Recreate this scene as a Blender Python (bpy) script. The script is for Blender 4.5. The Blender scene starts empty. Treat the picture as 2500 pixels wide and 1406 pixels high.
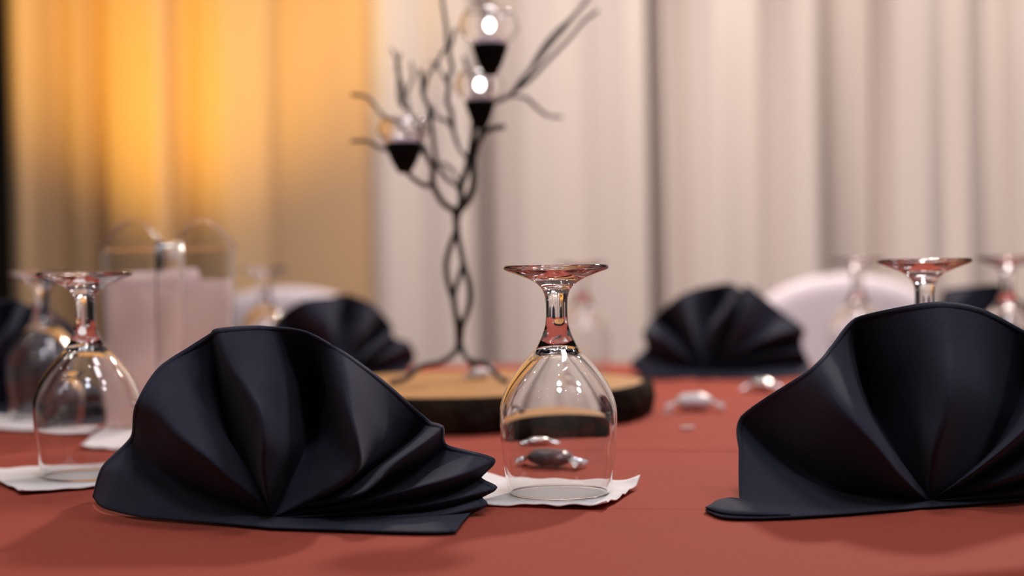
import bpy, math, random
from mathutils import Vector, noise

random.seed(7)
C = bpy.context.scene.collection
SC = bpy.context.scene

# ------------------------------------------------------------------ camera, world, lights, exposure
TABLE = 0.75
CAM = Vector((0.0, 0.0, TABLE + 0.1575))
FPX = 3832.0                                   # focal length in pixels of the 2500 x 1406 frame
PITCH = math.atan((703 - 640) / FPX)
ROLL = math.radians(0.9)
FWD = Vector((0, math.cos(PITCH), -math.sin(PITCH)))
_R0 = Vector((1, 0, 0)); _U0 = _R0.cross(FWD)
RIGHT = _R0 * math.cos(ROLL) - _U0 * math.sin(ROLL)
UP = _U0 * math.cos(ROLL) + _R0 * math.sin(ROLL)

cam_data = bpy.data.cameras.new('camera')
cam_data.sensor_width = 36.0
cam_data.lens = FPX / 2500.0 * 36.0
cam_data.clip_start = 0.02
cam_data.dof.use_dof = True
cam_data.dof.focus_distance = 1.02
cam_data.dof.aperture_fstop = 3.3
cam = bpy.data.objects.new('camera', cam_data)
C.objects.link(cam)
from mathutils import Matrix
M3 = Matrix((RIGHT, UP, -FWD)).transposed()
cam.matrix_world = Matrix.Translation(CAM) @ M3.to_4x4()
SC.camera = cam

world = bpy.data.worlds.new('hall_ambient')
SC.world = world
world.use_nodes = True
bg = world.node_tree.nodes['Background']
bg.inputs[0].default_value = (1.0, 0.86, 0.82, 1)
bg.inputs[1].default_value = 0.08

SC.view_settings.view_transform = 'Standard'
SC.view_settings.look = 'None'
SC.view_settings.exposure = 0.0
SC.view_settings.gamma = 1.0
SC.view_settings.use_curve_mapping = False
SC.cycles.transparent_max_bounces = 32
SC.cycles.max_bounces = 16
SC.cycles.sample_clamp_indirect = 40.0
SC.cycles.transmission_bounces = 14

def area(name, loc, target, size, power, color):
    d = bpy.data.lights.new(name, 'AREA')
    d.shape = 'DISK'; d.size = size; d.energy = power; d.color = color
    o = bpy.data.objects.new(name, d); C.objects.link(o)
    o.location = loc
    o.rotation_euler = (Vector(target) - Vector(loc)).to_track_quat('-Z', 'Y').to_euler()
    return o

def spot(name, loc, target, power, color, angle, blend, radius):
    d = bpy.data.lights.new(name, 'SPOT')
    d.energy = power; d.color = color; d.spot_size = math.radians(angle); d.spot_blend = blend
    d.shadow_soft_size = radius
    o = bpy.data.objects.new(name, d); C.objects.link(o)
    o.location = loc
    o.rotation_euler = (Vector(target) - Vector(loc)).to_track_quat('-Z', 'Y').to_euler()
    return o

WARM = (1.0, 0.84, 0.74)
# ceiling lamps of the hall, with one added fill among them
area('track_lamp_key', (0.95, 3.20, 2.42), (0.15, 1.1, 0.75), 0.20, 46, WARM)
area('downlight_front', (0.10, -0.15, 2.92), (0.0, 1.3, 0.8), 0.40, 10, (0.82, 0.87, 1.0))
area('added_far_fill', (0.45, 1.15, 2.92), (0.0, 2.4, 0.8), 0.45, 12, (0.98, 0.87, 0.92))  # unseen fill lamp, added to lift the far napkins
area('downlight_side', (1.6, 0.35, 2.92), (0.1, 1.2, 0.8), 0.40, 9, (0.92, 0.88, 0.95))
for px, py, pw in ((-0.9, -0.5, 2.5), (0.7, -0.8, 2.5), (-1.7, 1.3, 2.0), (-0.6, 2.4, 3.0), (1.9, 2.2, 2.5), (0.1, 0.6, 1.2),
                   (-1.8, -0.3, 2.0), (2.0, -0.7, 2.0), (-0.2, 2.9, 2.0), (-1.3, 2.6, 2.0), (0.5, 1.6, 1.2), (-2.4, 2.0, 2.0)):
    area('pin_downlight', (px, py, 2.95), (px, py, 0), 0.06, pw, (1.0, 0.90, 0.86))
# unseen spots added to brighten the drapes, raking from the left
for px, ang, pw in ((0.15, 42, 150), (1.0, 56, 92), (1.9, 56, 74)):
    spot('added_drape_fill', (px - 0.95, 2.05, 2.92), (px + 0.1, 3.55, 0.75), pw, (1.0, 0.81, 0.74), ang, 0.9, 0.05)
# amber wash light for the drapes
spot('amber_wash', (-0.97, 2.58, 0.45), (-0.68, 3.55, 1.86), 165, (1.0, 0.57, 0.045), 56, 1.0, 0.06)

# ------------------------------------------------------------------ helpers
def ray(u, v):
    return FWD + RIGHT * ((u - 1250.0) / FPX) + UP * ((703.0 - v) / FPX)

def at(u, v, Y):
    """point of the photograph's line of sight that stands at depth Y"""
    d = ray(u, v)
    return CAM + d * (Y / d.y)

def on(u, v, h=0.0):
    """point on the table top (raised by h)"""
    d = ray(u, v)
    return CAM + d * ((TABLE + h - CAM.z) / d.z)

def link_mesh(name, verts, faces, mat, parent=None, smooth=True):
    me = bpy.data.meshes.new(name)
    me.from_pydata([tuple(v) for v in verts], [], faces)
    me.validate(); me.update()
    if smooth:
        me.polygons.foreach_set('use_smooth', [True] * len(me.polygons))
    if mat: me.materials.append(mat)
    o = bpy.data.objects.new(name, me); C.objects.link(o)
    if parent: o.parent = parent
    return o

def empty(name, loc, rz=0.0):
    o = bpy.data.objects.new(name, None); C.objects.link(o)
    o.location = loc; o.rotation_euler = (0, 0, rz)
    o.empty_display_size = 0.02
    return o

def tag(o, label, cat, group=None, kind=None):
    o['label'] = label
    if cat: o['category'] = cat
    if group: o['group'] = group
    if kind: o['kind'] = kind
    return o

def copy_tree(o, parent=None):
    c = o.copy(); C.objects.link(c); c.parent = parent
    for ch in list(o.children):
        copy_tree(ch, c)
    return c

def crom(p, n):
    """Catmull-Rom resample of a list of vectors to n points, evenly by chord length"""
    p = [Vector(q) for q in p]
    ext = [p[0] * 2 - p[1]] + p + [p[-1] * 2 - p[-2]]
    dense = []
    for i in range(1, len(ext) - 2):
        a, b, c, d = ext[i - 1], ext[i], ext[i + 1], ext[i + 2]
        for k in range(12):
            t = k / 12.0
            dense.append(0.5 * ((2 * b) + (c - a) * t + (2 * a - 5 * b + 4 * c - d) * t * t + (3 * b - a - 3 * c + d) * t ** 3))
    dense.append(p[-1])
    L = [0.0]
    for i in range(1, len(dense)): L.append(L[-1] + (dense[i] - dense[i - 1]).length)
    out = []; j = 0
    for k in range(n):
        s = L[-1] * k / (n - 1)
        while j < len(L) - 2 and L[j + 1] < s: j += 1
        w = (s - L[j]) / max(1e-9, L[j + 1] - L[j])
        out.append(dense[j].lerp(dense[j + 1], min(1, max(0, w))))
    return out

def lathe(profile, n=64, off=(0, 0, 0), close=False):
    """surface of revolution of (r, z) pairs; returns verts, faces"""
    V, F = [], []
    m = len(profile)
    for r, z in profile:
        for k in range(n):
            a = 2 * math.pi * k / n
            V.append((off[0] + r * math.cos(a), off[1] + r * math.sin(a), off[2] + z))
    rng = range(m) if close else range(m - 1)
    for i in rng:
        i2 = (i + 1) % m
        for k in range(n):
            k2 = (k + 1) % n
            F.append((i * n + k, i * n + k2, i2 * n + k2, i2 * n + k))
    return V, F

def tube(pts, r0, r1=None, sides=10, n=None, caps=True):
    r1 = r0 if r1 is None else r1
    P = crom(pts, n or max(8, 5 * len(pts)))
    V, F = [], []
    T = [(P[min(i + 1, len(P) - 1)] - P[max(i - 1, 0)]).normalized() for i in range(len(P))]
    ref = Vector((0, 1, 0)) if abs(T[0].y) < 0.9 else Vector((1, 0, 0))
    nrm = (ref - T[0] * ref.dot(T[0])).normalized()
    for i, p in enumerate(P):
        nrm = (nrm - T[i] * nrm.dot(T[i])).normalized()
        b = T[i].cross(nrm)
        r = r0 + (r1 - r0) * i / (len(P) - 1)
        for k in range(sides):
            a = 2 * math.pi * k / sides
            V.append(p + (nrm * math.cos(a) + b * math.sin(a)) * r)
    for i in range(len(P) - 1):
        for k in range(sides):
            k2 = (k + 1) % sides
            F.append((i * sides + k, i * sides + k2, (i + 1) * sides + k2, (i + 1) * sides + k))
    if caps:
        F.append(tuple(range(sides))[::-1])
        F.append(tuple((len(P) - 1) * sides + k for k in range(sides)))
    return V, F

# ------------------------------------------------------------------ materials
MATS = {}
def mat(name):
    m = bpy.data.materials.new(name); m.use_nodes = True
    MATS[name] = m
    nt = m.node_tree
    b = nt.nodes['Principled BSDF']
    return m, nt, b

def setp(b, **kw):
    for k, v in kw.items():
        b.inputs[k.replace('_', ' ')].default_value = v

def add_noise_bump(nt, b, scale, strength, dist, detail=3.0, coord='Object', kind='NOISE', stretch=None):
    tc = nt.nodes.new('ShaderNodeTexCoord')
    mp = nt.nodes.new('ShaderNodeMapping')
    if stretch: mp.inputs['Scale'].default_value = stretch
    nt.links.new(tc.outputs[coord], mp.inputs[0])
    n = nt.nodes.new('ShaderNodeTexNoise')
    n.inputs['Scale'].default_value = scale; n.inputs['Detail'].default_value = detail
    nt.links.new(mp.outputs[0], n.inputs['Vector'])
    bp = nt.nodes.new('ShaderNodeBump')
    bp.inputs['Strength'].default_value = strength; bp.inputs['Distance'].default_value = dist
    nt.links.new(n.outputs['Fac'], bp.inputs['Height'])
    nt.links.new(bp.outputs[0], b.inputs['Normal'])
    return n, mp, bp

def color_noise(nt, b, scale, c0, c1, lo=0.35, hi=0.65, detail=4.0, stretch=None):
    tc = nt.nodes.new('ShaderNodeTexCoord')
    mp = nt.nodes.new('ShaderNodeMapping')
    if stretch: mp.inputs['Scale'].default_value = stretch
    nt.links.new(tc.outputs['Object'], mp.inputs[0])
    n = nt.nodes.new('ShaderNodeTexNoise')
    n.inputs['Scale'].default_value = scale; n.inputs['Detail'].default_value = detail
    nt.links.new(mp.outputs[0], n.inputs['Vector'])
    r = nt.nodes.new('ShaderNodeValToRGB')
    r.color_ramp.elements[0].position = lo; r.color_ramp.elements[0].color = (*c0, 1)
    r.color_ramp.elements[1].position = hi; r.color_ramp.elements[1].color = (*c1, 1)
    nt.links.new(n.outputs['Fac'], r.inputs[0])
    nt.links.new(r.outputs[0], b.inputs['Base Color'])
    return r

def cloth(name, c0, c1, weave, sheen, tint, rough=0.85):
    m, nt, b = mat(name)
    setp(b, Roughness=rough, Sheen_Weight=sheen, Sheen_Roughness=0.5, Specular_IOR_Level=0.15)
    b.inputs['Sheen Tint'].default_value = (*tint, 1)
    color_noise(nt, b, 900, c0, c1)
    tc = nt.nodes.new('ShaderNodeTexCoord')
    w1 = nt.nodes.new('ShaderNodeTexWave'); w2 = nt.nodes.new('ShaderNodeTexWave')
    w1.bands_direction = 'X'; w2.bands_direction = 'DIAGONAL'
    for w in (w1, w2):
        w.inputs['Scale'].default_value = weave; w.inputs['Distortion'].default_value = 1.5
        w.inputs['Detail'].default_value = 1.0
        nt.links.new(tc.outputs['Object'], w.inputs['Vector'])
    n = nt.nodes.new('ShaderNodeTexNoise'); n.inputs['Scale'].default_value = 60; n.inputs['Detail'].default_value = 5
    nt.links.new(tc.outputs['Object'], n.inputs['Vector'])
    ad = nt.nodes.new('ShaderNodeMath'); ad.operation = 'ADD'
    nt.links.new(w1.outputs['Fac'], ad.inputs[0]); nt.links.new(w2.outputs['Fac'], ad.inputs[1])
    mu = nt.nodes.new('ShaderNodeMath'); mu.operation = 'MULTIPLY_ADD'
    nt.links.new(n.outputs['Fac'], mu.inputs[0]); mu.inputs[1].default_value = 5.0
    nt.links.new(ad.outputs[0], mu.inputs[2])
    bp = nt.nodes.new('ShaderNodeBump'); bp.inputs['Strength'].default_value = 0.16; bp.inputs['Distance'].default_value = 0.0004
    nt.links.new(mu.outputs[0], bp.inputs['Height']); nt.links.new(bp.outputs[0], b.inputs['Normal'])
    return m

M_RED = cloth('rust_red_tablecloth', (0.32, 0.060, 0.038), (0.38, 0.073, 0.047), 420, 0.02, (1.0, 0.6, 0.5))
M_NAVY = cloth('navy_black_napkin_cloth', (0.028, 0.030, 0.047), (0.037, 0.040, 0.062), 380, 0.06, (0.75, 0.8, 1.0))
M_DRAPE = cloth('ivory_drape_cloth', (0.60, 0.545, 0.50), (0.64, 0.585, 0.54), 200, 0.1, (1, 1, 1))
M_AMBER_TINT = cloth('amber_tinted_drape_cloth', (0.62, 0.425, 0.24), (0.66, 0.455, 0.26), 200, 0.1, (1, 0.9, 0.7))  # gold-tan tone puts part of the amber light into the cloth colour
M_COVER = cloth('white_chair_cover_cloth', (0.60, 0.56, 0.61), (0.64, 0.60, 0.65), 300, 0.1, (1, 1, 1))

M_PAPER, nt, b = mat('white_embossed_paper')
setp(b, Base_Color=(0.86, 0.82, 0.81, 1), Roughness=0.9, Specular_IOR_Level=0.1)
add_noise_bump(nt, b, 700, 0.3, 0.0004)

M_GLASS, nt, b = mat('solid_clear_glass')
setp(b, Base_Color=(1, 1, 1, 1), Roughness=0.0, IOR=1.5, Transmission_Weight=1.0)

def thin_glass(name, ior, tintc, rough=0.015):
    m = bpy.data.materials.new(name); m.use_nodes = True
    nt = m.node_tree; nt.nodes.clear()
    out = nt.nodes.new('ShaderNodeOutputMaterial')
    mix = nt.nodes.new('ShaderNodeMixShader')
    lw = nt.nodes.new('ShaderNodeLayerWeight'); lw.inputs['Blend'].default_value = 0.5
    pw = nt.nodes.new('ShaderNodeMath'); pw.operation = 'POWER'; pw.inputs[1].default_value = 4.5
    nt.links.new(lw.outputs['Facing'], pw.inputs[0])
    fr = nt.nodes.new('ShaderNodeMath'); fr.operation = 'MULTIPLY_ADD'
    f0 = ((ior - 1) / (ior + 1)) ** 2
    fr.inputs[1].default_value = 0.9 - f0; fr.inputs[2].default_value = f0
    nt.links.new(pw.outputs[0], fr.inputs[0])
    tr = nt.nodes.new('ShaderNodeBsdfTransparent'); tr.inputs[0].default_value = (*tintc, 1)
    gl = nt.nodes.new('ShaderNodeBsdfGlossy'); gl.inputs['Roughness'].default_value = rough
    gl.inputs[0].default_value = (1, 1, 1, 1)
    nt.links.new(fr.outputs[0], mix.inputs[0]); nt.links.new(tr.outputs[0], mix.inputs[1]); nt.links.new(gl.outputs[0], mix.inputs[2])
    nt.links.new(mix.outputs[0], out.inputs[0])
    return m
M_THIN = thin_glass('thin_blown_glass', 1.45, (0.985, 0.985, 0.985))
M_PLASTIC = thin_glass('clear_pitcher_plastic', 1.45, (0.97, 0.965, 0.96), 0.05)

M_FROST, nt, b = mat('scuffed_clear_plastic')
setp(b, Base_Color=(1, 0.98, 0.97, 1), Roughness=0.22, IOR=1.25, Transmission_Weight=1.0)
M_MIST, nt, b = mat('misted_ice_water')
setp(b, Base_Color=(0.95, 0.89, 0.90, 1), Roughness=0.55, IOR=1.15, Transmission_Weight=0.75)
add_noise_bump(nt, b, 220, 0.3, 0.001)

# the misted water also passes light on diffusely
_nt = M_MIST.node_tree
_out = _nt.nodes['Material Output']; _pb = _nt.nodes['Principled BSDF']
_tl = _nt.nodes.new('ShaderNodeBsdfTranslucent'); _tl.inputs[0].default_value = (0.97, 0.90, 0.90, 1)
_mx = _nt.nodes.new('ShaderNodeMixShader'); _mx.inputs[0].default_value = 0.40
_nt.links.new(_pb.outputs[0], _mx.inputs[1]); _nt.links.new(_tl.outputs[0], _mx.inputs[2]); _nt.links.new(_mx.outputs[0], _out.inputs[0])

M_WIRE, nt, b = mat('black_wrought_wire')
setp(b, Base_Color=(0.018, 0.015, 0.014, 1), Roughness=0.38, Metallic=0.0, Specular_IOR_Level=0.5)
add_noise_bump(nt, b, 300, 0.3, 0.0005)
M_BLACK, nt, b = mat('matt_black_metal_cup')
setp(b, Base_Color=(0.003, 0.003, 0.003, 1), Roughness=0.6, Specular_IOR_Level=0.1)

M_BARK, nt, b = mat('rough_dark_bark')
setp(b, Roughness=0.95, Specular_IOR_Level=0.1)
color_noise(nt, b, 45, (0.010, 0.007, 0.005), (0.055, 0.036, 0.024), 0.35, 0.8, 8.0, (1, 1, 0.35))
add_noise_bump(nt, b, 90, 0.9, 0.004, 8.0, stretch=(1, 1, 0.35))

M_WOOD, nt, b = mat('pale_sawn_wood')
setp(b, Roughness=0.55, Specular_IOR_Level=0.3)
tc = nt.nodes.new('ShaderNodeTexCoord')
wv = nt.nodes.new('ShaderNodeTexWave'); wv.wave_type = 'RINGS'; wv.rings_direction = 'Z'
wv.inputs['Scale'].default_value = 28; wv.inputs['Distortion'].default_value = 2.5; wv.inputs['Detail'].default_value = 3
nt.links.new(tc.outputs['Object'], wv.inputs['Vector'])
rp = nt.nodes.new('ShaderNodeValToRGB')
rp.color_ramp.elements[0].color = (0.43, 0.20, 0.060, 1); rp.color_ramp.elements[1].color = (0.55, 0.29, 0.10, 1)
nt.links.new(wv.outputs['Fac'], rp.inputs[0]); nt.links.new(rp.outputs[0], b.inputs['Base Color'])

M_FOIL, nt, b = mat('silver_foil_wrapper')
setp(b, Base_Color=(0.86, 0.83, 0.82, 1), Roughness=0.22, Metallic=1.0)
add_noise_bump(nt, b, 160, 0.5, 0.0015)
M_FILM, nt, b = mat('white_film_wrapper')
setp(b, Base_Color=(0.80, 0.76, 0.77, 1), Roughness=0.25, Metallic=0.0)
add_noise_bump(nt, b, 160, 0.5, 0.0015)
M_CHOC, nt, b = mat('dark_printed_wrapper')
setp(b, Base_Color=(0.10, 0.075, 0.085, 1), Roughness=0.3, Metallic=0.4)
add_noise_bump(nt, b, 160, 0.4, 0.0012)

M_LED, nt, b = mat('lit_led_bulb')
setp(b, Base_Color=(1, 1, 1, 1)); b.inputs['Emission Color'].default_value = (1.0, 0.93, 0.92, 1); b.inputs['Emission Strength'].default_value = 9.0
M_WAX, nt, b = mat('white_candle_body')
setp(b, Base_Color=(0.85, 0.70, 0.80, 1), Roughness=0.5)

M_FLOOR, nt, b = mat('dark_hall_carpet')
setp(b, Roughness=0.95)
color_noise(nt, b, 40, (0.045, 0.03, 0.028), (0.075, 0.05, 0.045))
M_WALL, nt, b = mat('dark_brown_panel_wall')
setp(b, Roughness=0.8)
color_noise(nt, b, 5, (0.016, 0.009, 0.005), (0.024, 0.014, 0.008), stretch=(1, 1, 0.1))
M_CEIL, nt, b = mat('grey_ceiling_board')
setp(b, Roughness=0.9)
color_noise(nt, b, 30, (0.30, 0.28, 0.27), (0.34, 0.32, 0.31))

# ------------------------------------------------------------------ the setting
def slab_box(name, x0, x1, y0, y1, z0, z1, m):
    V = [(x, y, z) for z in (z0, z1) for y in (y0, y1) for x in (x0, x1)]
    F = [(0, 2, 3, 1), (4, 5, 7, 6), (0, 1, 5, 4), (2, 6, 7, 3), (0, 4, 6, 2), (1, 3, 7, 5)]
    o = link_mesh(name, V, F, m, smooth=False)
    return o
tag(slab_box('floor', -4, 4, -3, 4.1, -0.05, 0.0, M_FLOOR), 'dark carpeted hall floor under the round table', None, kind='structure')
tag(slab_box('wall_back', -4, 4, 3.95, 4.1, 0.0, 3.05, M_WALL), 'dark brown wall behind the hanging drapes', None, kind='structure')

# drapes: four overlapping hanging panels with their own pleats
YD = 3.58
def drape(name, ctrl, label, m_cloth=M_DRAPE):
    xs = [(u - 1250.0) * YD / FPX for u, d in ctrl]
    ds = [d for u, d in ctrl]
    P = [Vector((x, d, 0)) for x, d in zip(xs, ds)]
    # monotone-ish smoothing between control pleats
    cols = []
    for i in range(len(P) - 1):
        n = max(3, int((xs[i + 1] - xs[i]) / 0.006))
        for k in range(n):
            t = k / n
            s = t * t * (3 - 2 * t)
            cols.append((xs[i] + (xs[i + 1] - xs[i]) * t, ds[i] + (ds[i + 1] - ds[i]) * (0.55 * s + 0.45 * t)))
    cols.append((xs[-1], ds[-1]))
    zs = [0.01 + 2.9 * j / 24 for j in range(25)]
    V, F = [], []
    for z in zs:
        g = 1.30 + 0.15 * (1.2 - z)
        for x, d in cols:
            w = noise.noise(Vector((x * 3, z * 0.5, 1.7))) * 0.010
            V.append((x + w, YD + d * g + noise.noise(Vector((x * 5, z * 0.7, 9))) * 0.010, z))
    m = len(cols)
    for j in range(len(zs) - 1):
        for i in range(m - 1):
            F.append((j * m + i, j * m + i + 1, (j + 1) * m + i + 1, (j + 1) * m + i))
    o = link_mesh(name, V, F, m_cloth)
    s = o.modifiers.new('thickness', 'SOLIDIFY'); s.thickness = 0.003; s.offset = 1
    tag(o, label, 'curtain', 'hanging drape panels')
    return o

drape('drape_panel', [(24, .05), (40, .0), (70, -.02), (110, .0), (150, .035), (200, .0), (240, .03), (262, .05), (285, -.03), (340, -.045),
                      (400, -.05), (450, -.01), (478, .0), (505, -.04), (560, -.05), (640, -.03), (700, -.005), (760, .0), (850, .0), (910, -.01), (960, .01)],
      'leftmost drape panel in amber light, also tinted into its cloth', M_AMBER_TINT)
drape('drape_panel', [(922, -.02), (935, -.055), (960, -.07), (1000, -.055), (1040, -.03), (1100, -.045), (1150, -.035), (1180, .0), (1203, .055), (1235, -.02), (1290, -.05),
                      (1350, -.045), (1420, -.03), (1480, -.045), (1530, -.055), (1566, -.045), (1576, -.01), (1586, .04)],
      'ivory drape panel hanging behind the black wire tree')
drape('drape_panel', [(1590, .06), (1604, .045), (1630, .005), (1660, .02), (1685, -.03), (1740, -.045), (1820, -.02), (1880, .0), (1905, -.04), (1940, -.06), (1980, -.065), (1996, -.02),
                      (2020, .045), (2065, .0), (2095, .02), (2130, .035), (2146, .05)],
      'ivory drape panel hanging behind the blurred fan napkin right of the tree')
drape('drape_panel', [(2150, .06), (2160, .03), (2180, -.03), (2250, -.045), (2300, -.025), (2345, -.055), (2362, -.01), (2385, .03), (2420, .01), (2450, .0), (2480, -.04),
                      (2560, -.05), (2620, -.01), (2660, .04), (2700, -.03), (2800, -.05), (2880, .03), (2930, -.04), (3050, -.05), (3120, .03), (3180, -.04), (3320, -.05), (3400, .02)],
      'rightmost ivory drape panel with a brownish deep pleat')

# ------------------------------------------------------------------ tablecloth
TC = Vector((-0.03, 1.58)); TR = 0.84
def tablecloth():
    rot = -math.atan(0.15)
    ex = Vector((math.cos(rot), math.sin(rot))); ey = Vector((-math.sin(rot), math.cos(rot)))
    c1 = (Vector((0.091, 0.997)) - TC).dot(ey)
    c2 = (Vector((0.06, 1.303)) - TC).dot(ey)
    c3 = c2 + (c2 - c1)
    cre = [c1, c2, c3, c3 + (c2 - c1)]
    ys = set()
    n = 90
    for i in range(n + 1): ys.add(round(-TR + 2 * TR * i / n, 5))
    for c in cre:
        for k in range(-14, 15): ys.add(round(c + k * 0.0011, 5))
    ys = sorted(y for y in ys if abs(y) <= TR)
    V, F = [], []; m = 81
    def bump(yy, xx):
        z = 0.0
        for i, c in enumerate(cre):
            d = yy - c + 0.002 * math.sin(xx * 5 + i)
            a = (0.0016, 0.0011, 0.0008, 0.0006)[i]
            if i == 0:          # pressed flat where the napkins lie on it
                gx = TC.x + ex.x * xx
                a *= 1.0 if (0.0 < gx < 0.105 or gx < -0.28) else 0.3
            z += a * math.exp(-(d / 0.0022) ** 2) + a * 0.7 * math.exp(-abs(d) / 0.02)
        z += 0.0005 * noise.noise(Vector((xx * 6, yy * 6, 3.3)))
        return z
    for y in ys:
        w = math.sqrt(max(1e-8, TR * TR - y * y))
        for i in range(m):
            x = -w + 2 * w * i / (m - 1)
            q = TC + ex * x + ey * y
            e = min(1.0, (TR - math.hypot(x, y)) / 0.06)
            V.append((q.x, q.y, TABLE + (bump(y, x) - 0.0009) * max(0, e)))
    for j in range(len(ys) - 1):
        for i in range(m - 1):
            F.append((j * m + i, j * m + i + 1, (j + 1) * m + i + 1, (j + 1) * m + i))
    top_n = len(V)
    # the hanging skirt with soft flutes
    nn = 288; rows = [(0, 0), (0.006, -0.002), (0.010, -0.008), (0.012, -0.03), (0.03, -0.15), (0.06, -0.35), (0.09, -0.55), (0.11, -0.735)]
    for r, z in rows:
        for k in range(nn):
            a = 2 * math.pi * k / nn
            fl = math.sin(a * 22 + 0.8 * math.sin(3 * a)) * 0.4 * r if z < -0.02 else 0
            R = TR + r + fl
            V.append((TC.x + R * math.cos(a), TC.y + R * math.sin(a), TABLE + z))
    for j in range(len(rows) - 1):
        for k in range(nn):
            k2 = (k + 1) % nn
            F.append((top_n + j * nn + k, top_n + (j + 1) * nn + k, top_n + (j + 1) * nn + k2, top_n + j * nn + k2))
    o = link_mesh('tablecloth', V, F, M_RED)
    tag(o, 'rust red cloth with pressed creases covering the round table', 'tablecloth')
    return o
tablecloth()

# ------------------------------------------------------------------ folded fan napkins
def fan_napkin(name, pivot, creases, label, nr=36, nspan=9, soft=0.18, dsc=1.35, group='folded navy fan napkins'):
    pu, pv, Yp = pivot
    def pt(c):
        u, v, d = c
        if d == 't': return on(u, v, 0.0014)
        return at(u, v, Yp + d * dsc)
    piv = at(pu, pv, Yp - 0.003)
    org = Vector((piv.x, piv.y, TABLE))
    lines = []
    for c in creases:
        pts = [pt(q) for q in c]
        if c[0][2] != 't': pts = [piv] + pts
        lines.append(crom(pts, nr))
    K = len(lines)
    cols = []
    for k in range(K - 1):
        a = lines[max(k - 1, 0)]; b_ = lines[k]; c_ = lines[k + 1]; d_ = lines[min(k + 2, K - 1)]
        for s in range(nspan):
            t = s / nspan
            col = []
            for j in range(nr):
                lin = b_[j].lerp(c_[j], t)
                cr = 0.5 * ((2 * b_[j]) + (c_[j] - a[j]) * t + (2 * a[j] - 5 * b_[j] + 4 * c_[j] - d_[j]) * t * t + (3 * b_[j] - a[j] - 3 * c_[j] + d_[j]) * t ** 3)
                f = soft + (0.75 - soft) * (j / (nr - 1)) ** 2
                q = lin.lerp(cr, f)
                col.append(q)
            cols.append(col)
    cols.append(list(lines[-1]))
    V, F = [], []
    for ci, col in enumerate(cols):
        for j, q in enumerate(col):
            w = (j / (nr - 1))
            dn = noise.noise(q * 22 + Vector((3, 1, 7))) * 0.0022 * w
            z = max(q.z + dn * 0.3, TABLE + 0.0011)
            V.append((q.x - org.x, q.y + dn - org.y, z - org.z))
    m = nr
    for i in range(len(cols) - 1):
        for j in range(nr - 1):
            F.append((i * m + j, i * m + j + 1, (i + 1) * m + j + 1, (i + 1) * m + j))
    root = empty(name, org)
    tag(root, label, 'napkin', group)
    o = link_mesh('folded_cloth', V, F, M_NAVY, root)
    s = o.modifiers.new('thickness', 'SOLIDIFY'); s.thickness = 0.0009; s.offset = 0
    # stitched hem along the outer edge, a little thicker than the cloth
    HV, HF = [], []
    for i in range(len(cols)):
        for j in (nr - 2, nr - 1):
            HV.append(V[i * m + j])
    for i in range(len(cols) - 1):
        HF.append((i * 2, i * 2 + 1, i * 2 + 3, i * 2 + 2))
    h = link_mesh('hem', HV, HF, M_NAVY, root)
    s = h.modifiers.new('thickness', 'SOLIDIFY'); s.thickness = 0.0013; s.offset = 0
    return root

N1 = [
 [(664,1288,'t'),(582,1281,'t'),(437,1269,'t'),(340,1260,'t'),(285,1250,'t'),(246,1238,'t'),(227,1213,.066)],
 [(560,1242,-.002),(430,1207,.010),(330,1167,.030),(280,1147,.045),(250,1140,.060)],
 [(640,1256,.0),(540,1222,.015),(412,1163,.035),(348,1112,.055),(320,1066,.065)],
 [(624,1218,-.012),(560,1167,-.022),(505,1116,-.024),(433,1060,-.016),(380,1008,-.004),(331,990,.012)],
 [(630,1190,.0),(560,1080,.005),(480,980,.010),(420,915,.016),(388,898,.022)],
 [(655,1240,.008),(624,1190,.025),(580,1100,.045),(545,980,.050),(525,890,.042),(508,818,.034)],
 [(655,1225,-.012),(643,1142,-.032),(645,1074,-.040),(636,1005,-.036),(600,945,-.020),(560,885,.0),(530,803,.022)],
 [(678,1180,-.008),(690,1080,-.012),(672,960,-.008),(650,880,.0),(632,797,.014)],
 [(700,1190,.012),(745,1100,.040),(768,1010,.056),(775,930,.054),(762,870,.040),(745,809,.010)],
 [(750,1222,-.012),(835,1176,-.030),(878,1130,-.036),(868,1060,-.038),(850,990,-.032),(846,920,-.018),(846,862,.0)],
 [(780,1220,.0),(880,1150,.0),(930,1080,.005),(945,1010,.012),(952,942,.018)],
 [(760,1225,.012),(850,1185,.030),(930,1130,.040),(1000,1075,.045),(1048,1026,.040)],
 [(740,1232,-.010),(815,1222,-.020),(895,1198,-.026),(960,1135,-.022),(1020,1090,-.012),(1082,1040,.012)],
 [(750,1242,.010),(850,1222,.025),(960,1170,.035),(1050,1120,.040),(1092,1085,.040)],
 [(780,1243,-.010),(900,1222,-.015),(1020,1190,-.012),(1120,1160,.0),(1207,1122,.028)],
 [(800,1252,.0),(950,1232,.010),(1080,1205,.020),(1175,1167,.030)],
 [(800,1258,-.012),(950,1245,-.010),(1100,1220,.0),(1214,1190,.012)],
 [(800,1262,-.004),(950,1255,.0),(1080,1240,.005),(1178,1214,.012)],
 [(800,1268,-.014),(950,1264,-.012),(1080,1255,-.006),(1190,1232,.0)],
 [(800,1274,-.010),(950,1272,-.008),(1080,1268,-.006),(1150,1256,.0)],
 [(664,1288,'t'),(800,1292,'t'),(921,1296,'t'),(1050,1298,'t'),(1112,1296,'t')],
]
fan_napkin('fan_napkin', (664, 1264, 0.978), N1, 'large navy fan-folded cloth napkin in front, left of the central goblet')

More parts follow.
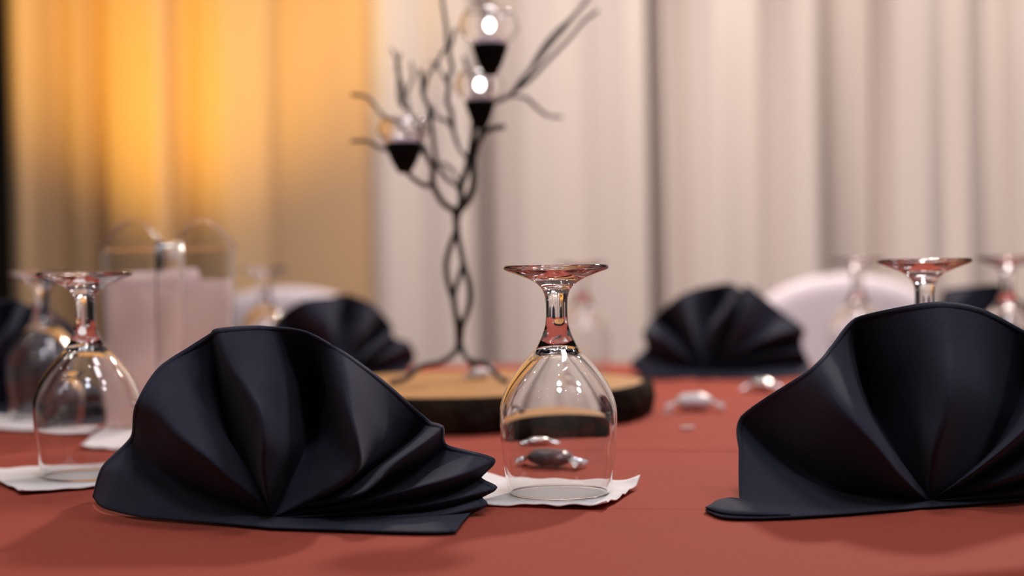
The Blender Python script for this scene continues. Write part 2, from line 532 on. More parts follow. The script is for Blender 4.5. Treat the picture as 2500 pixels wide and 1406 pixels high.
N2 = [
 [(2273,1237,'t'),(2148,1247,'t'),(2000,1258,'t'),(1900,1263,'t'),(1850,1260,'t'),(1812,1240,'t')],
 [(2100,1230,-.014),(1950,1232,-.018),(1850,1228,-.010),(1822,1222,.002),(1806,1212,.012)],
 [(2180,1222,-.004),(2050,1205,.002),(1930,1160,.018),(1850,1125,.032),(1804,1110,.040)],
 [(2190,1220,.005),(2050,1200,.022),(1960,1155,.042),(1900,1100,.052),(1845,1040,.056),(1808,1017,.055)],
 [(2255,1215,-.010),(2200,1165,-.028),(2130,1080,-.036),(2055,1000,-.032),(2010,940,-.016),(1978,901,.0)],
 [(2245,1190,-.004),(2170,1090,-.010),(2110,1000,-.008),(2065,920,.0),(2028,846,.012)],
 [(2240,1180,.015),(2170,1080,.040),(2120,980,.055),(2095,880,.050),(2088,777,.030)],
 [(2262,1170,.0),(2230,1060,.012),(2210,950,.015),(2195,850,.012),(2190,750,.010)],
 [(2270,1190,-.012),(2283,1100,-.030),(2312,1000,-.036),(2322,920,-.032),(2315,840,-.016),(2305,739,.0)],
 [(2310,1180,-.005),(2370,1080,.0),(2400,980,.005),(2405,880,.012),(2400,755,.018)],
 [(2330,1180,.012),(2410,1110,.035),(2470,1030,.045),(2505,930,.045),(2515,815,.030)],
 [(2320,1192,-.012),(2400,1135,-.028),(2490,1060,-.035),(2560,980,-.020),(2615,890,.0)],
 [(2330,1200,.010),(2420,1150,.030),(2540,1080,.040),(2620,1010,.040),(2680,960,.040)],
 [(2340,1205,-.010),(2440,1175,-.020),(2560,1130,-.020),(2740,1050,.0)],
 [(2340,1212,.008),(2460,1190,.020),(2600,1150,.030),(2720,1110,.040)],
 [(2340,1218,-.012),(2460,1205,-.012),(2600,1180,-.005),(2770,1140,.010)],
 [(2340,1222,-.005),(2500,1210,.0),(2650,1190,.010),(2740,1175,.020)],
 [(2273,1237,'t'),(2400,1228,'t'),(2500,1220,'t'),(2620,1212,'t'),(2740,1200,'t')],
]
n2 = fan_napkin('fan_napkin', (2273, 1221, 1.005), N2, 'large navy fan-folded cloth napkin in front, cut by the right edge')

# the loose folded corner that sticks out under the right napkin
def loose_corner(root):
    lo = [(1930, 1262), (1890, 1264), (1839, 1265), (1765, 1262), (1722, 1246)]
    up = [(1930, 1260), (1890, 1254), (1850, 1238), (1805, 1219), (1765, 1222), (1727, 1240)]
    A = crom([on(u, v, 0.0012) for u, v in lo], 24)
    Bk = crom([on(u, v, 0.0012) for u, v in up], 24)
    V, F = [], []
    nq = 22
    for i in range(24):
        h = 0.0030 * min(1.0, i / 9) * min(1.0, (24 - i) / 6)
        for k in range(nq):
            t = k / (nq - 1)
            if t < 0.5:
                p = A[i].lerp(Bk[i], t * 2); z = 0.0012
            else:
                q = (t - 0.5) * 2
                p = Bk[i].lerp(A[i], q * 0.93); z = 0.0012 + h * math.sin(math.pi * min(1, q * 1.0)) ** 0.6 + 0.0016 * q
            V.append((p.x - root.location.x, p.y - root.location.y, z))
    for i in range(23):
        for k in range(nq - 1):
            F.append((i * nq + k, i * nq + k + 1, (i + 1) * nq + k + 1, (i + 1) * nq + k))
    o = link_mesh('loose_corner', V, F, M_NAVY, root)
    sm = o.modifiers.new('thickness', 'SOLIDIFY'); sm.thickness = 0.0009; sm.offset = 0
loose_corner(n2)

N3 = [
 [(1722,922,'t'),(1640,922,'t'),(1575,921,'t'),(1546,902,.02)],
 [(1640,900,-.014),(1590,892,-.006),(1543,881,.02)],
 [(1640,885,.010),(1600,868,.030),(1578,850,.040)],
 [(1660,862,-.020),(1610,825,-.020),(1571,810,.0)],
 [(1690,845,.020),(1640,800,.045),(1598,772,.040)],
 [(1697,840,-.020),(1678,780,-.025),(1660,722,.0)],
 [(1705,800,.0),(1700,750,.0),(1715,701,.010)],
 [(1720,810,.030),(1755,745,.045),(1776,691,.030)],
 [(1735,815,-.025),(1780,750,-.030),(1796,697,.0)],
 [(1765,850,.030),(1795,790,.050),(1811,708,.045)],
 [(1775,840,-.020),(1808,770,-.025),(1828,698,.0)],
 [(1820,840,-.005),(1870,790,.0),(1905,757,.010)],
 [(1800,860,-.015),(1890,820,-.022),(1963,802,.0)],
 [(1800,875,.020),(1890,845,.040),(1958,832,.040)],
 [(1800,886,-.015),(1880,866,-.015),(1962,856,.0)],
 [(1800,898,.010),(1880,886,.020),(1975,882,.030)],
 [(1722,922,'t'),(1800,924,'t'),(1900,922,'t'),(1985,914,'t')],
]
n3 = fan_napkin('fan_napkin', (1722, 905, 2.12), N3, 'blurred navy fan napkin on the far side, right of the wood slice')

N4 = [
 [(850,930,'t'),(760,928,'t'),(690,922,'t'),(650,905,.02)],
 [(760,885,-.012),(700,855,-.006),(642,838,.010)],
 [(780,850,.030),(720,810,.040),(683,770,.030)],
 [(800,840,-.020),(768,790,-.022),(735,734,.0)],
 [(825,850,-.010),(802,790,-.028),(808,724,.0)],
 [(845,830,.030),(845,780,.045),(848,718,.030)],
 [(862,850,-.020),(882,805,-.030),(905,740,.0)],
 [(880,860,.030),(915,830,.045),(955,790,.040)],
 [(882,880,-.020),(920,848,-.028),(958,815,.0)],
 [(890,885,.020),(930,860,.040),(968,826,.030)],
 [(890,892,-.015),(940,870,-.020),(1000,838,.0)],
 [(900,905,.0),(950,895,.005),(1014,876,.020)],
 [(850,930,'t'),(920,931,'t'),(985,922,'t')],
]
n4 = fan_napkin('fan_napkin', (850, 912, 2.16), N4, 'blurred navy fan napkin on the far side, left of the tree stem')

n5 = copy_tree(n3); n5.location = on(-40, 1006); n5.location.z = TABLE; n5.rotation_euler = (0, 0, math.radians(20))
n5['label'] = 'dark navy fan napkin cut by the left edge behind the two goblets'
n6 = copy_tree(n4); n6.location = on(2405, 902); n6.location.z = TABLE; n6.rotation_euler = (0, 0, math.radians(-48))
n6['label'] = 'dark navy fan napkin peeking out behind the front right napkin'

# ------------------------------------------------------------------ goblets standing upside down
S = 0.0001271
def hp(hw, Y): return (hw * S, max(0.0, (1282 - Y) * S))
OUT_BOWL = [hp(263, 1282), hp(268, 1262), hp(278, 1220), hp(288, 1160), hp(297, 1095), hp(304, 1010), hp(309, 930), hp(310, 860), hp(305, 815), hp(296, 780), hp(281, 740),
            hp(258, 695), hp(231, 655), hp(205, 620), hp(177, 587), hp(150, 558), hp(128, 535), hp(113, 518)]
OUT_STEM = [hp(113, 518), hp(104, 502), hp(95, 485), hp(84, 460), hp(75, 438), hp(67, 415), hp(62, 395), hp(58, 360), hp(57, 325), hp(57, 290), hp(59, 255), hp(65, 228)]
OUT_FOOT = [hp(65, 228), hp(74, 208), hp(86, 192), hp(105, 175), hp(130, 159), hp(160, 145), hp(195, 131), hp(232, 117), hp(262, 107), hp(274, 100), hp(277, 93),
            hp(276, 85), hp(271, 79), hp(262, 76.5), hp(230, 77), hp(150, 79), hp(80, 80), hp(1, 80.5)]
def inner(prof, t):
    res = []
    for i, (r, z) in enumerate(prof):
        a = prof[max(i - 1, 0)]; c = prof[min(i + 1, len(prof) - 1)]
        dx, dz = c[0] - a[0], c[1] - a[1]; L = math.hypot(dx, dz)
        res.append((r - dz / L * t, z + dx / L * t))
    return res
def dense(prof, n):
    P = crom([Vector((r, 0, z)) for r, z in prof], n)
    return [(max(0.00005, p.x), max(0, p.z)) for p in P]

def make_goblet():
    root = empty('goblet', (0, 0, 0))
    ob = dense(OUT_BOWL, 70)
    ztop = ob[-1][1]
    ib = inner(ob, 1.0)
    ib2 = []
    for (r, z), (ri, zi) in zip(ob, ib):
        f = max(0.0, (z - 0.035) / (ztop - 0.035))
        th = 0.0011 + 0.0030 * f ** 1.3
        ib2.append((r + (ri - r) * th, max(0.0002, z + (zi - z) * th)))
    ib = ib2
    prof = ib[::-1][6:] + [((ob[0][0] + ib[0][0]) / 2, 0.0)] + ob
    V, F = lathe(prof, 96)
    link_mesh('bowl', V, F, M_GLASS, root)
    # stem with the solid neck: inner dome closes it towards the bowl
    r0, z0 = ib[::-1][6]
    dome = [(max(0.00005, r0 * q), z0 + 0.5 * r0 * (1 - q * q)) for q in [0.0, .1, .2, .3, .4, .5, .6, .7, .8, .9, 1.0]]
    V, F = lathe(dome[::-1], 96)
    n0 = len(V)
    V2, F2 = lathe(dense(OUT_STEM, 40), 96)
    link_mesh('stem', V + V2, [f[::-1] for f in F] + [tuple(n0 + k for k in f) for f in F2], M_GLASS, root)
    V, F = lathe(dense(OUT_FOOT, 70), 96)
    link_mesh('foot', V, F, M_GLASS, root)
    return root

goblet = make_goblet()
GOB = [  # (u, v of the rim centre, label)
 (1366, 1211, 'sharp clear goblet upside down on the white paper in the middle'),
 (217, 1168, 'clear goblet upside down beside the front left napkin on its own paper'),
 (110, 1024, 'blurred clear goblet behind the other at the left edge'),
 (650, 911, 'blurred goblet with small foot between the pitcher and the far napkin'),
 (1424, 912, 'blurred far goblet behind the central goblet'),
 (2262, 1131, 'goblet whose foot and stem rise behind the front right napkin'),
 (2096, 916, 'strongly blurred goblet stem left of the stem behind the right napkin'),
 (2462, 951, 'blurred goblet at the right edge beside a dark napkin'),
]
for i, (u, v, lab) in enumerate(GOB):
    g = goblet if i == 0 else copy_tree(goblet)
    p = on(u, v)
    g.location = (p.x, p.y, TABLE + 0.0022)
    g.rotation_euler = (0, 0, 0.7 * i)
    tag(g, lab, 'goblet', 'upturned water goblets')

# ------------------------------------------------------------------ white paper napkins
def paper(corners, label, seed, curl=0.004):
    """four corners on the table (near-left, near-right, far-right, far-left)"""
    c = [on(u, v) for u, v in corners]
    org = sum(c, Vector()) / 4; org.z = TABLE
    n = 40
    V, F = [], []
    for layer in (0, 1):
        for j in range(n + 1):
            for i in range(n + 1):
                s, t = i / n, j / n
                es = 0.010 * noise.noise(Vector((t * 9, seed, 0))) ; et = 0.010 * noise.noise(Vector((s * 9, seed, 5)))
                s2 = s + (es if i in (0, n) else 0); t2 = t + (et if j in (0, n) else 0)
                p = c[0].lerp(c[1], s2).lerp(c[3].lerp(c[2], s2), t2)
                e = max(abs(2 * s - 1), abs(2 * t - 1)) ** 6
                corner = (abs(2 * s - 1) * abs(2 * t - 1)) ** 5
                z = 0.0006 + curl * 0.32 * e * (0.5 + noise.noise(Vector((s * 7, t * 7, seed)))) + curl * corner * (0.6 + 0.8 * noise.noise(Vector((s * 3, t * 3, seed + 4))))
                z = max(z, 0.0005) + (0.0009 if layer else 0)
                V.append((p.x - org.x, p.y - org.y, z))
    m = n + 1; B = m * m
    for j in range(n):
        for i in range(n):
            q = (j * m + i, j * m + i + 1, (j + 1) * m + i + 1, (j + 1) * m + i)
            F.append(q[::-1]); F.append(tuple(B + k for k in q))
    for k in range(n):
        F += [(k, k + 1, B + k + 1, B + k), (n * m + k + 1, n * m + k, B + n * m + k, B + n * m + k + 1),
              ((k + 1) * m, k * m, B + k * m, B + (k + 1) * m), (k * m + n, (k + 1) * m + n, B + (k + 1) * m + n, B + k * m + n)]
    o = link_mesh('paper_napkin', V, F, M_PAPER)
    o.location = org
    tag(o, label, 'paper napkin', 'white paper napkins under the glassware')
    return o
paper([(1105, 1236), (1478, 1243), (1562, 1189), (1150, 1166)], 'small white paper napkin under the central goblet', 1.3, 0.006)
paper([(55, 1207), (420, 1176), (300, 1135), (-60, 1152)], 'white paper napkin under the goblet beside the front left napkin', 2.1, 0.003)
paper([(-60, 1046), (215, 1062), (250, 1022), (-10, 1004)], 'blurred white paper napkin under the rear left goblet', 3.4, 0.004)
paper([(196, 1098), (470, 1106), (560, 1035), (262, 1027)], 'white paper napkin sticking out under the water pitcher', 4.2, 0.004)

# ------------------------------------------------------------------ water pitcher, handle towards the camera
def pitcher():
    base = at(418, 1030, 1.62); base.z = TABLE + 0.0022
    root = empty('water_pitcher', base)
    H = 0.175; Rb, Rt = 0.064, 0.0690
    n = 96; rows = 40; wall = 0.0022
    def hump(a):                      # a = 0 at the handle (towards the camera)
        x = abs(math.sin(a / 2)) if False else min(abs(a), 2 * math.pi - abs(a))
        return 0.027 * math.exp(-((x - 0.50) / 0.55) ** 2) * (1 - 0.92 * math.exp(-(x / 0.20) ** 2))
    def shell(r_off, top, zs):
        V = []
        for j in range(zs):
            t = j / (zs - 1)
            for k in range(n):
                a = 2 * math.pi * k / n
                hh = (H if top is None else top)
                hh2 = hh + (hump(a) if top is None else 0)
                z = t * hh2 if t > 0 else 0
                r = Rb + (Rt - Rb) * min(1, z / H) + r_off
                if t < 0.03: r -= 0.002
                V.append((r * math.sin(a), -r * math.cos(a), z + (0.004 if r_off < 0 else 0)))
        return V
    Vo = shell(0, None, rows); Vi = shell(-wall, None, rows)
    for k in range(n): Vi[(rows - 1) * n + k] = (Vi[(rows - 1) * n + k][0], Vi[(rows - 1) * n + k][1], Vo[(rows - 1) * n + k][2])
    V = Vo + Vi; F = []
    B = rows * n
    for j in range(rows - 1):
        for k in range(n):
            k2 = (k + 1) % n
            F.append((j * n + k, j * n + k2, (j + 1) * n + k2, (j + 1) * n + k))
            F.append((B + j * n + k2, B + j * n + k, B + (j + 1) * n + k, B + (j + 1) * n + k2))
    for k in range(n):
        k2 = (k + 1) % n
        F.append(((rows - 1) * n + k, (rows - 1) * n + k2, B + (rows - 1) * n + k2, B + (rows - 1) * n + k))
    F.append(tuple(range(n))[::-1]); F.append(tuple(B + k for k in range(n)))
    body = link_mesh('body', V, F, M_PLASTIC, root)
    # rolled rim following the two humps
    pts = []
    for k in range(n + 1):
        a = 2 * math.pi * k / n
        r = Rt - wall / 2
        pts.append(Vector((r * math.sin(a), -r * math.cos(a), H + hump(a))))
    Vt, Ft = tube(pts, 0.0017, sides=8, n=n * 2)
    link_mesh('rim', Vt, Ft, M_GLASS, root)
    # water and ice seen through a misted wall
    zt = 0.142
    prof = [(0.0005, 0.0065), (Rb - wall - 0.0012, 0.0065), (Rb - wall - 0.0008, 0.010), (Rb + (Rt - Rb) * zt / H - wall - 0.0008, zt), (0.0005, zt)]
    pr = [prof[0], prof[1], prof[2]] + [(prof[2][0] + (prof[3][0] - prof[2][0]) * t, prof[2][1] + (prof[3][1] - prof[2][1]) * t) for t in (0.25, .5, .75, .97)] + [prof[3], prof[4]]
    Vw, Fw = lathe(pr, 64)
    link_mesh('ice_water', Vw, Fw, M_MIST, root)
    for i in range(7):                # ice cubes floating at the top
        a = i * 2.4; r = 0.012 + 0.034 * ((i * 0.37) % 1)
        cx, cy, cz = r * math.sin(a), r * math.cos(a), zt - 0.004 + 0.004 * ((i * 0.61) % 1)
        s = 0.012
        cv = [Vector((x, y, z)) for z in (-s, s) for y in (-s, s) for x in (-s, s)]
        rot = Matrix.Rotation(a * 1.3, 3, 'Z') @ Matrix.Rotation(0.3 * math.sin(i * 3), 3, 'X')
        cv = [rot @ q + Vector((cx, cy, cz)) for q in cv]
        cf = [(0, 2, 3, 1), (4, 5, 7, 6), (0, 1, 5, 4), (2, 6, 7, 3), (0, 4, 6, 2), (1, 3, 7, 5)]
        ice = link_mesh('ice_cube', cv, cf, M_MIST, root, smooth=False)
        bv = ice.modifiers.new('round', 'BEVEL'); bv.width = 0.003; bv.segments = 2
    # handle: a broad strap standing out towards the camera
    hp_ = [Vector((0, -Rt + 0.001, 0.176)), Vector((0, -Rt - 0.022, 0.178)), Vector((0, -Rt - 0.040, 0.165)), Vector((0, -Rt - 0.043, 0.130)),
           Vector((0, -Rt - 0.038, 0.085)), Vector((0, -Rt - 0.022, 0.055)), Vector((0, -Rt + 0.004, 0.045))]
    P = crom(hp_, 40)
    V, F = [], []
    sec = [(-0.0125, -0.003), (0.0125, -0.003), (0.0135, 0.0), (0.0125, 0.003), (-0.0125, 0.003), (-0.0135, 0.0)]
    for i, p in enumerate(P):
        t = (P[min(i + 1, 39)] - P[max(i - 1, 0)]).normalized()
        nn = Vector((1, 0, 0)).cross(t)
        for sx, sn in sec: V.append(p + Vector((sx, 0, 0)) + nn * sn)
    for i in range(39):
        for k in range(6):
            k2 = (k + 1) % 6
            F.append((i * 6 + k, i * 6 + k2, (i + 1) * 6 + k2, (i + 1) * 6 + k))
    F.append(tuple(range(6))[::-1]); F.append(tuple(39 * 6 + k for k in range(6)))
    link_mesh('handle', V, F, M_FROST, root)
    tag(root, 'clear plastic pitcher of misted ice water, handle to the front', 'pitcher')
    root.rotation_euler = (0, 0, math.radians(13))
pitcher()

# ------------------------------------------------------------------ wood slice
SLC = at(1140, 935, 1.62); SLR = 0.185; SLH = 0.034
def slab():
    root = empty('wood_slice', (SLC.x, 1.62, TABLE))
    n = 220
    def rad(a): return SLR * (1 + 0.022 * math.sin(2 * a + 0.6) + 0.016 * math.sin(3 * a + 1.9) + 0.010 * math.sin(7 * a))
    def barkd(a, z): 
        q = Vector((math.cos(a) * 9, math.sin(a) * 9, z * 14))
        return 0.0045 * noise.noise(q) + 0.003 * noise.noise(q * 3.1) + 0.002 * noise.noise(q * 7)
    # core: sawn faces with a softly rounded edge
    V, F = [], []
    prof = [(0.0, SLH), (0.25, SLH), (0.5, SLH), (0.75, SLH), (0.93, SLH), (0.955, SLH - 0.0008), (0.958, SLH - 0.006), (0.958, 0.004), (0.5, 0.003), (0.0, 0.003)]
    for f, z in prof:
        for k in range(n):
            a = 2 * math.pi * k / n
            r = max(f, 0.002) * rad(a)
            V.append((r * math.cos(a), r * math.sin(a), z))
    for j in range(len(prof) - 1):
        for k in range(n):
            k2 = (k + 1) % n
            F.append((j * n + k2, j * n + k, (j + 1) * n + k, (j + 1) * n + k2))
    link_mesh('sawn_wood', V, F, M_WOOD, root)
    # bark ring
    V, F = [], []
    rows = 14
    ring = [(0.957, SLH - 0.0006)] + [(1.0, SLH - 0.001 - (SLH - 0.002) * j / (rows - 1)) for j in range(rows)] + [(0.957, 0.001)]
    for j, (f, z) in enumerate(ring):
        for k in range(n):
            a = 2 * math.pi * k / n
            inn = j in (0, len(ring) - 1)
            t = (j - 1) / (rows - 1)
            bulge = 0 if inn else 0.004 * math.sin(math.pi * min(1, max(0, t))) - 0.002 + barkd(a, z)
            r = f * rad(a) + bulge
            V.append((r * math.cos(a), r * math.sin(a), z + (0 if inn or j != 1 else 0.0012 * noise.noise(Vector((a * 20, 0, 0))))))
    m = len(ring)
    for j in range(m):
        j2 = (j + 1) % m
        for k in range(n):
            k2 = (k + 1) % n
            F.append((j * n + k2, j * n + k, j2 * n + k, j2 * n + k2))
    link_mesh('bark', V, F, M_BARK, root)
    tag(root, 'round wood slice with dark bark edge under the wire tree', 'wood slice')
slab()

# ------------------------------------------------------------------ black wire tree
TY = 1.625
def tree():
    base = at(1122, 934, TY)
    root = empty('wire_tree', (base.x, TY, TABLE + SLH))
    org = root.location.copy()
    def seg(name, pts, r0, r1=None, parent=None):
        P = [at(u, v, TY + d) - org for u, v, d in pts]
        P = [Vector((p.x, p.y, max(p.z, r0 * 0.9))) for p in P]
        V, F = tube(P, r0, r1)
        return link_mesh(name, V, F, M_WIRE, root)
    # trunk of three strands that part and meet again
    seg('trunk_strand', [(1108,510,0),(1112,535,0),(1113,562,-.003),(1103,592,-.004),(1092,628,-.003),(1090,662,0),(1097,700,.002),(1107,732,.003),(1112,764,.002),(1117,800,0),(1119,850,0)], .0030)
    seg('trunk_strand', [(1122,512,.003),(1116,540,.004),(1118,575,.003),(1126,615,0),(1133,648,-.003),(1144,690,-.004),(1147,728,-.003),(1140,764,0),(1128,800,.002),(1124,850,.002)], .0030)
    seg('trunk_strand', [(1115,505,-.005),(1113,545,-.004),(1120,585,-.005),(1130,640,-.004),(1121,676,-.005),(1109,718,-.005),(1113,762,-.005),(1124,800,-.004),(1122,850,-.003)], .0028)
    # feet
    seg('leg', [(1119,840,0),(1112,858,-.004),(1097,872,-.010),(1070,886,-.016),(1035,892,-.022),(1013,905,-.026),(991,924,-.030),(951,938,-.034)], .0032, .0028)
    seg('leg', [(1125,840,0),(1131,858,-.004),(1141,872,-.008),(1154,883,-.014),(1185,888,-.020),(1203,903,-.026),(1222,924,-.030),(1240,940,-.034)], .0032, .0028)
    seg('leg', [(1122,840,.002),(1132,862,.012),(1148,884,.030),(1156,898,.050),(1150,915,.066)], .0032, .0028)
    B = [
     ([(1115,520,0),(1100,508,-.004),(1083,496,-.008),(1065,469,-.014),(1056,444,-.018),(1057,412,-.022),(1047,388,-.026),(1033,370,-.030),(1015,352,-.034)], .0030, .0024),
     ([(1057,450,-.018),(1040,453,-.022),(1015,440,-.030),(995,422,-.038)], .0024, .0020),
     ([(1126,500,0),(1119,459,.010),(1090,434,.014),(1069,402,.010),(1058,345,.004),(1053,302,.0),(1047,263,-.002),(1033,231,-.004),(1031,199,-.006),(1026,167,-.008)], .0022, .0018),
     ([(1118,518,0),(1126,494,.004),(1126,455,.006),(1140,409,.008),(1151,356,.008),(1156,313,.012),(1158,249,.014)], .0032, .0024),
     ([(1120,516,-.002),(1140,491,-.010),(1154,455,-.014),(1156,416,-.014),(1158,373,-.012),(1172,338,-.018),(1190,318,-.026),(1232,309,-.034)], .0032, .0022),
     ([(1150,400,.006),(1136,380,.016),(1119,356,.024),(1104,313,.030),(1090,295,.036),(1065,284,.044),(1050,258,.050)], .0022, .0016),
     ([(1106,318,.030),(1101,270,.024),(1092,249,.020),(1096,213,.018),(1094,192,.016),(1104,167,.014),(1096,124,.010),(1104,100,.010),(1112,68,.010)], .0024, .0016),
     ([(1098,130,.010),(1092,107,.012),(1090,71,.016),(1085,36,.020),(1080,0,.022),(1074,-60,.026)], .0020, .0014),
     ([(1156,262,.014),(1185,256,.018),(1208,249,.020),(1247,231,.026),(1268,203,.030),(1300,164,.038),(1336,117,.046),(1371,78,.054),(1407,32,.062),(1432,0,.066),(1462,-50,.070)], .0024, .0014),
     ([(1250,228,.026),(1296,192,.030),(1336,149,.036),(1375,110,.040),(1403,78,.042),(1424,53,.046),(1460,26,.050)], .0021, .0014),
     ([(1296,168,.038),(1318,128,.050),(1353,82,.064),(1396,43,.076),(1444,-14,.086)], .0019, .0013),
     ([(1245,232,.026),(1282,238,.050),(1311,263,.070),(1336,281,.084),(1371,286,.096)], .0019, .0015),
     ([(1040,372,-.020),(1000,330,.010),(966,297,.030),(937,284,.036),(916,256,.040),(891,235,.040),(857,231,.040)], .0020, .0016),
     ([(1000,400,-.036),(970,378,-.010),(944,366,.008),(923,359,.016),(898,345,.020),(857,345,.022)], .0020, .0016),
     ([(1048,390,-.020),(1020,310,.030),(998,270,.060),(976,249,.076),(973,199,.086),(973,160,.094),(957,118,.100)], .0022, .0014),
     ([(1006,285,.056),(994,228,.080),(1008,192,.090),(1004,150,.096)], .0018, .0013),
     ([(984,262,.070),(982,210,.060),(968,165,.056),(978,130,.050)], .0018, .0013),
     ([(1034,225,-.004),(1048,178,.010),(1065,160,.018),(1076,135,.024),(1099,105,.030)], .0018, .0014),
     ([(1094,205,.018),(1080,180,.030),(1066,158,.040),(1052,150,.050)], .0017, .0013),
     ([(1158,250,.014),(1154,203,.020),(1140,164,.028),(1132,138,.034)], .0021, .0015),
     ([(1063,398,-.004),(1090,402,.030),(1112,425,.040),(1126,455,.008)], .0016, .0016),
     ([(1047,395,-.024),(1030,340,-.010),(1040,290,.0),(1062,262,.008)], .0018, .0014),
     ([(1160,380,-.012),(1180,300,.010),(1196,240,.020),(1200,190,.022)], .0021, .0018),
    ]
    for pts, r0, r1 in B:
        seg('branch', pts, r0 * 1.2, r1 * 1.2)
    tag(root, 'black twisted wire tree with candle cups standing on the wood slice', 'centrepiece')
tree()

# ------------------------------------------------------------------ candle cups in the tree
def candle_cup(u, v_top, v_bot, half_px, Y, glass_half, glass_h, label, lit):
    sc = Y / FPX
    p = at(u, v_bot, Y)
    root = empty('candle_cup', p)
    h = (v_bot - v_top) * sc; rt = half_px * sc; rb = rt * 0.36
    prof = [(0.0002, 0.0), (rb * 0.7, 0.0006), (rb, 0.002), (rb + (rt - rb) * .45, h * .38), (rb + (rt - rb) * .85, h * .8), (rt, h), (rt * .93, h - 0.001), (rt * .8, h * .8), (rb, h * .3), (0.0002, h * .25)]
    V, F = lathe(prof, 40)
    link_mesh('metal_cone', V, F, M_BLACK, root)
    gr = glass_half * sc; gh = glass_h * sc
    w = 0.0014
    out = [(rt * .90, h - 0.001), (rt * 1.05, h + gh * .08), (gr * .86, h + gh * .25), (gr, h + gh * .5), (gr * .95, h + gh * .75), (gr * .80, h + gh)]
    o = dense(out, 24)
    inn = [(r - w, z) for r, z in o][::-1]
    V, F = lathe(o + inn, 48, close=True)
    F = [f[::-1] for f in F] if False else F
    link_mesh('glass_globe', V, F, M_GLASS, root)
    # small candle inside
    cr = rt * .72
    V, F = lathe([(0.0002, h * .7), (cr, h * .7), (cr, h + gh * .18), (cr * .9, h + gh * .22), (0.0002, h + gh * .2)], 32)
    c = link_mesh('led_candle', V, F, M_WAX, root)
    if lit:
        zc = h + gh * .58; rr = 0.0050
        V, F = lathe([(max(0.0002, rr * math.sin(a)), zc - 1.15 * rr * math.cos(a)) for a in [math.pi * i / 12 for i in range(13)]], 24)
        link_mesh('led_bulb', V, F, M_LED, c)
    tag(root, label, 'candle cup', 'candle cups on the wire tree')
candle_cup(1197, 110, 186, 45, 1.585, 74, 84, 'uppermost clear candle cup with bright light and black cone', True)
candle_cup(1173, 248, 316, 38, 1.605, 60, 72, 'middle candle cup with bright light just below the uppermost one', True)
candle_cup(988, 350, 424, 47, 1.575, 64, 62, 'unlit candle cup with black cone at the left of the tree', False)

# ------------------------------------------------------------------ wrapped sweets
def sweet(u, v, length, rz, m_body, m_end, label, base_h=0.0, tilt=0.0, height=0.011):
    p = on(u, v, base_h)
    root = empty('wrapped_sweet', (p.x, p.y, TABLE + base_h), rz)
    L = length * 0.68; W = length * 0.44
    n, k = 22, 24
    V, F = [], []
    for i in range(n + 1):
        t = -1 + 2 * i / n
        e = max(0.0, 1 - abs(t) ** 3.0) ** 0.55
        for j in range(k):
            a = 2 * math.pi * j / k
            q = Vector((t * L / 2, math.cos(a) * W / 2 * (0.35 + 0.65 * e), math.sin(a) * height / 2 * max(0.12, e)))
            q += Vector((0, 1, 1)) * noise.noise(q * 160) * 0.0012
            V.append((q.x, q.y, max(q.z + height / 2, 0.0006)))
    for i in range(n):
        for j in range(k):
            j2 = (j + 1) % k
            F.append((i * k + j, i * k + j2, (i + 1) * k + j2, (i + 1) * k + j))
    link_mesh('filled_body', V, F, m_body, root)
    for s in (-1, 1):                       # crimped, saw-toothed ends
        V, F = [], []
        mm = 13; th = 0.0005
        for layer in (0, 1):
            for i in range(5):
                t = i / 4
                for j in range(mm):
                    y = (j / (mm - 1) - 0.5) * W * (0.42 + 0.62 * t)
                    x = s * (L / 2 * 0.93 + length * 0.20 * t + (0.0012 if (j % 2 and i == 4) else 0))
                    z = height / 2 - height * 0.30 * t + (0.0011 if j % 2 else -0.0011) * (0.4 + t) + layer * th
                    V.append((x, y, max(z, 0.0006 + layer * th)))
        Bn = 5 * mm
        for i in range(4):
            for j in range(mm - 1):
                q = (i * mm + j, i * mm + j + 1, (i + 1) * mm + j + 1, (i + 1) * mm + j)
                F.append(q); F.append(tuple(Bn + x for x in q[::-1]))
        for j in range(mm - 1):
            F.append((4 * mm + j, 4 * mm + j + 1, Bn + 4 * mm + j + 1, Bn + 4 * mm + j))
        link_mesh('crimped_end', V, F, m_end, root, smooth=False)
    tag(root, label, 'sweet', 'wrapped sweets on the table')
sweet(1340, 1138, 0.058, math.radians(-28), M_CHOC, M_FOIL, 'dark and silver wrapped sweet seen through the bowl of the central goblet', height=0.014)
sweet(1305, 1078, 0.038, math.radians(25), M_FOIL, M_FOIL, 'small silver wrapped sweet close to the bark behind the central goblet', height=0.012)
sweet(1697, 1001, 0.056, math.radians(-8), M_FILM, M_FILM, 'shiny white wrapped sweet lying on open red cloth right of the wood slice', height=0.018)
sweet(1862, 955, 0.044, math.radians(-30), M_FOIL, M_FOIL, 'greyish wrapped sweet before the far fan napkin beside the front right napkin', height=0.015)
sweet(1172, 925, 0.030, math.radians(15), M_FILM, M_FILM, 'white wrapped sweet lying on the wood slice at the foot of the tree', base_h=SLH, height=0.012)

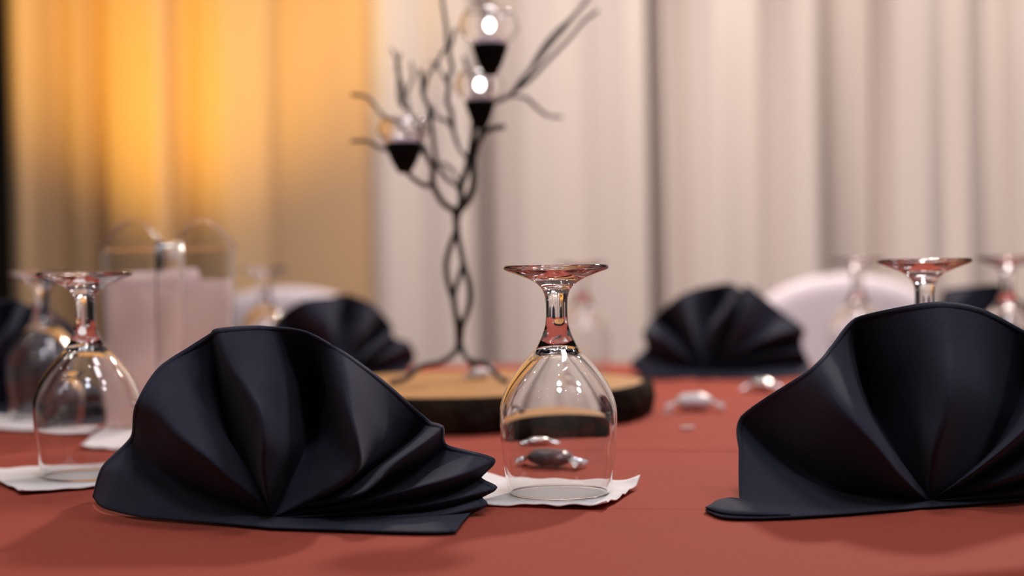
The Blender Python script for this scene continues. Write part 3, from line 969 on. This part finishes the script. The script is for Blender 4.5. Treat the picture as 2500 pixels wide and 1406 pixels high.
# small torn bits of white wrapper
def scrap(u, v, s, label, seed):
    p = on(u, v)
    V, F = [], []
    m = 5
    for layer in (0, 1):
        for j in range(m):
            for i in range(m):
                x = (i / (m - 1) - .5) * s * (1 + .3 * noise.noise(Vector((j, seed, 0)))); y = (j / (m - 1) - .5) * s * .7 * (1 + .3 * noise.noise(Vector((i, seed, 2))))
                V.append((x, y, 0.0008 + 0.0016 * abs(noise.noise(Vector((x * 200, y * 200, seed)))) + layer * .0006))
    for j in range(m - 1):
        for i in range(m - 1):
            q = (j * m + i, j * m + i + 1, (j + 1) * m + i + 1, (j + 1) * m + i)
            F.append(q[::-1]); F.append(tuple(m * m + x for x in q))
    o = link_mesh('wrapper_scrap', V, F, M_FILM)
    o.location = (p.x, p.y, TABLE)
    tag(o, label, 'wrapper scrap', 'torn wrapper bits')
scrap(1678, 1046, 0.013, 'tiny pale scrap on the red cloth in front of the shiny white sweet', 1.0)
scrap(1630, 1010, 0.011, 'tiny pale scrap just left of the shiny white sweet', 2.0)

# ------------------------------------------------------------------ chairs in white covers behind the table
def chair(u, v_top, Y, rz, half, label):
    top = at(u, v_top, Y)
    root = empty('covered_chair', (top.x, Y, 0.0), rz)
    Ht = top.z
    # back cover: arched slab, soft edges
    n = 40; m = 9
    out = []
    zsh = Ht - half * 0.62
    for k in range(n + 1):
        a = math.pi * k / n
        out.append((half * math.cos(a), zsh + half * 0.62 * math.sin(a) ** 0.9))
    out = [(half, 0.03), (half, 0.45)] + out + [(-half, 0.45), (-half, 0.03)]
    cx, cz = 0.0, 0.55
    V, F = [], []
    lay = [(-0.030, 0.90), (-0.024, 0.965), (-0.010, 1.0), (0.010, 1.0), (0.024, 0.965), (0.030, 0.90)]
    N = len(out)
    for y, f in lay:
        for x, z in out:
            V.append((x * f, y - 0.06 * max(0, (z - 0.45)) * -1, max(0.005, cz + (z - cz) * (f if z > cz else 1))))
    for j in range(len(lay) - 1):
        for k in range(N):
            k2 = (k + 1) % N
            F.append((j * N + k, j * N + k2, (j + 1) * N + k2, (j + 1) * N + k))
    F.append(tuple(range(N))[::-1]); F.append(tuple((len(lay) - 1) * N + k for k in range(N)))
    link_mesh('back_cover', V, F, M_COVER, root)
    # seat with hanging skirt
    V, F = [], []
    sec = [(0.0, 0.47), (0.9, 0.47), (0.98, 0.46), (1.0, 0.44), (1.03, 0.2), (1.06, 0.006)]
    q = 48
    for f, z in sec:
        for k in range(q):
            a = 2 * math.pi * k / q
            c_, s_ = math.cos(a), math.sin(a)
            e = 1.0 / max(abs(c_), abs(s_)) ** 0.8
            fl = 1 + (0.02 * math.sin(a * 12) if z < 0.4 else 0)
            V.append((max(f, .002) * half * 1.0 * c_ * e * fl, -0.045 - 0.21 + max(f, .002) * 0.20 * s_ * e * fl, z))
    for j in range(len(sec) - 1):
        for k in range(q):
            k2 = (k + 1) % q
            F.append((j * q + k, (j + 1) * q + k, (j + 1) * q + k2, j * q + k2))
    link_mesh('seat_cover', V, F, M_COVER, root)
    tag(root, label, 'chair', 'white covered chairs')
chair(2066, 670, 2.98, 0.0, 0.185, 'white covered chair with arched back behind the front right napkin')
chair(690, 702, 3.02, 0.0, 0.20, 'white covered chair with arched back behind the pitcher and far left napkin')
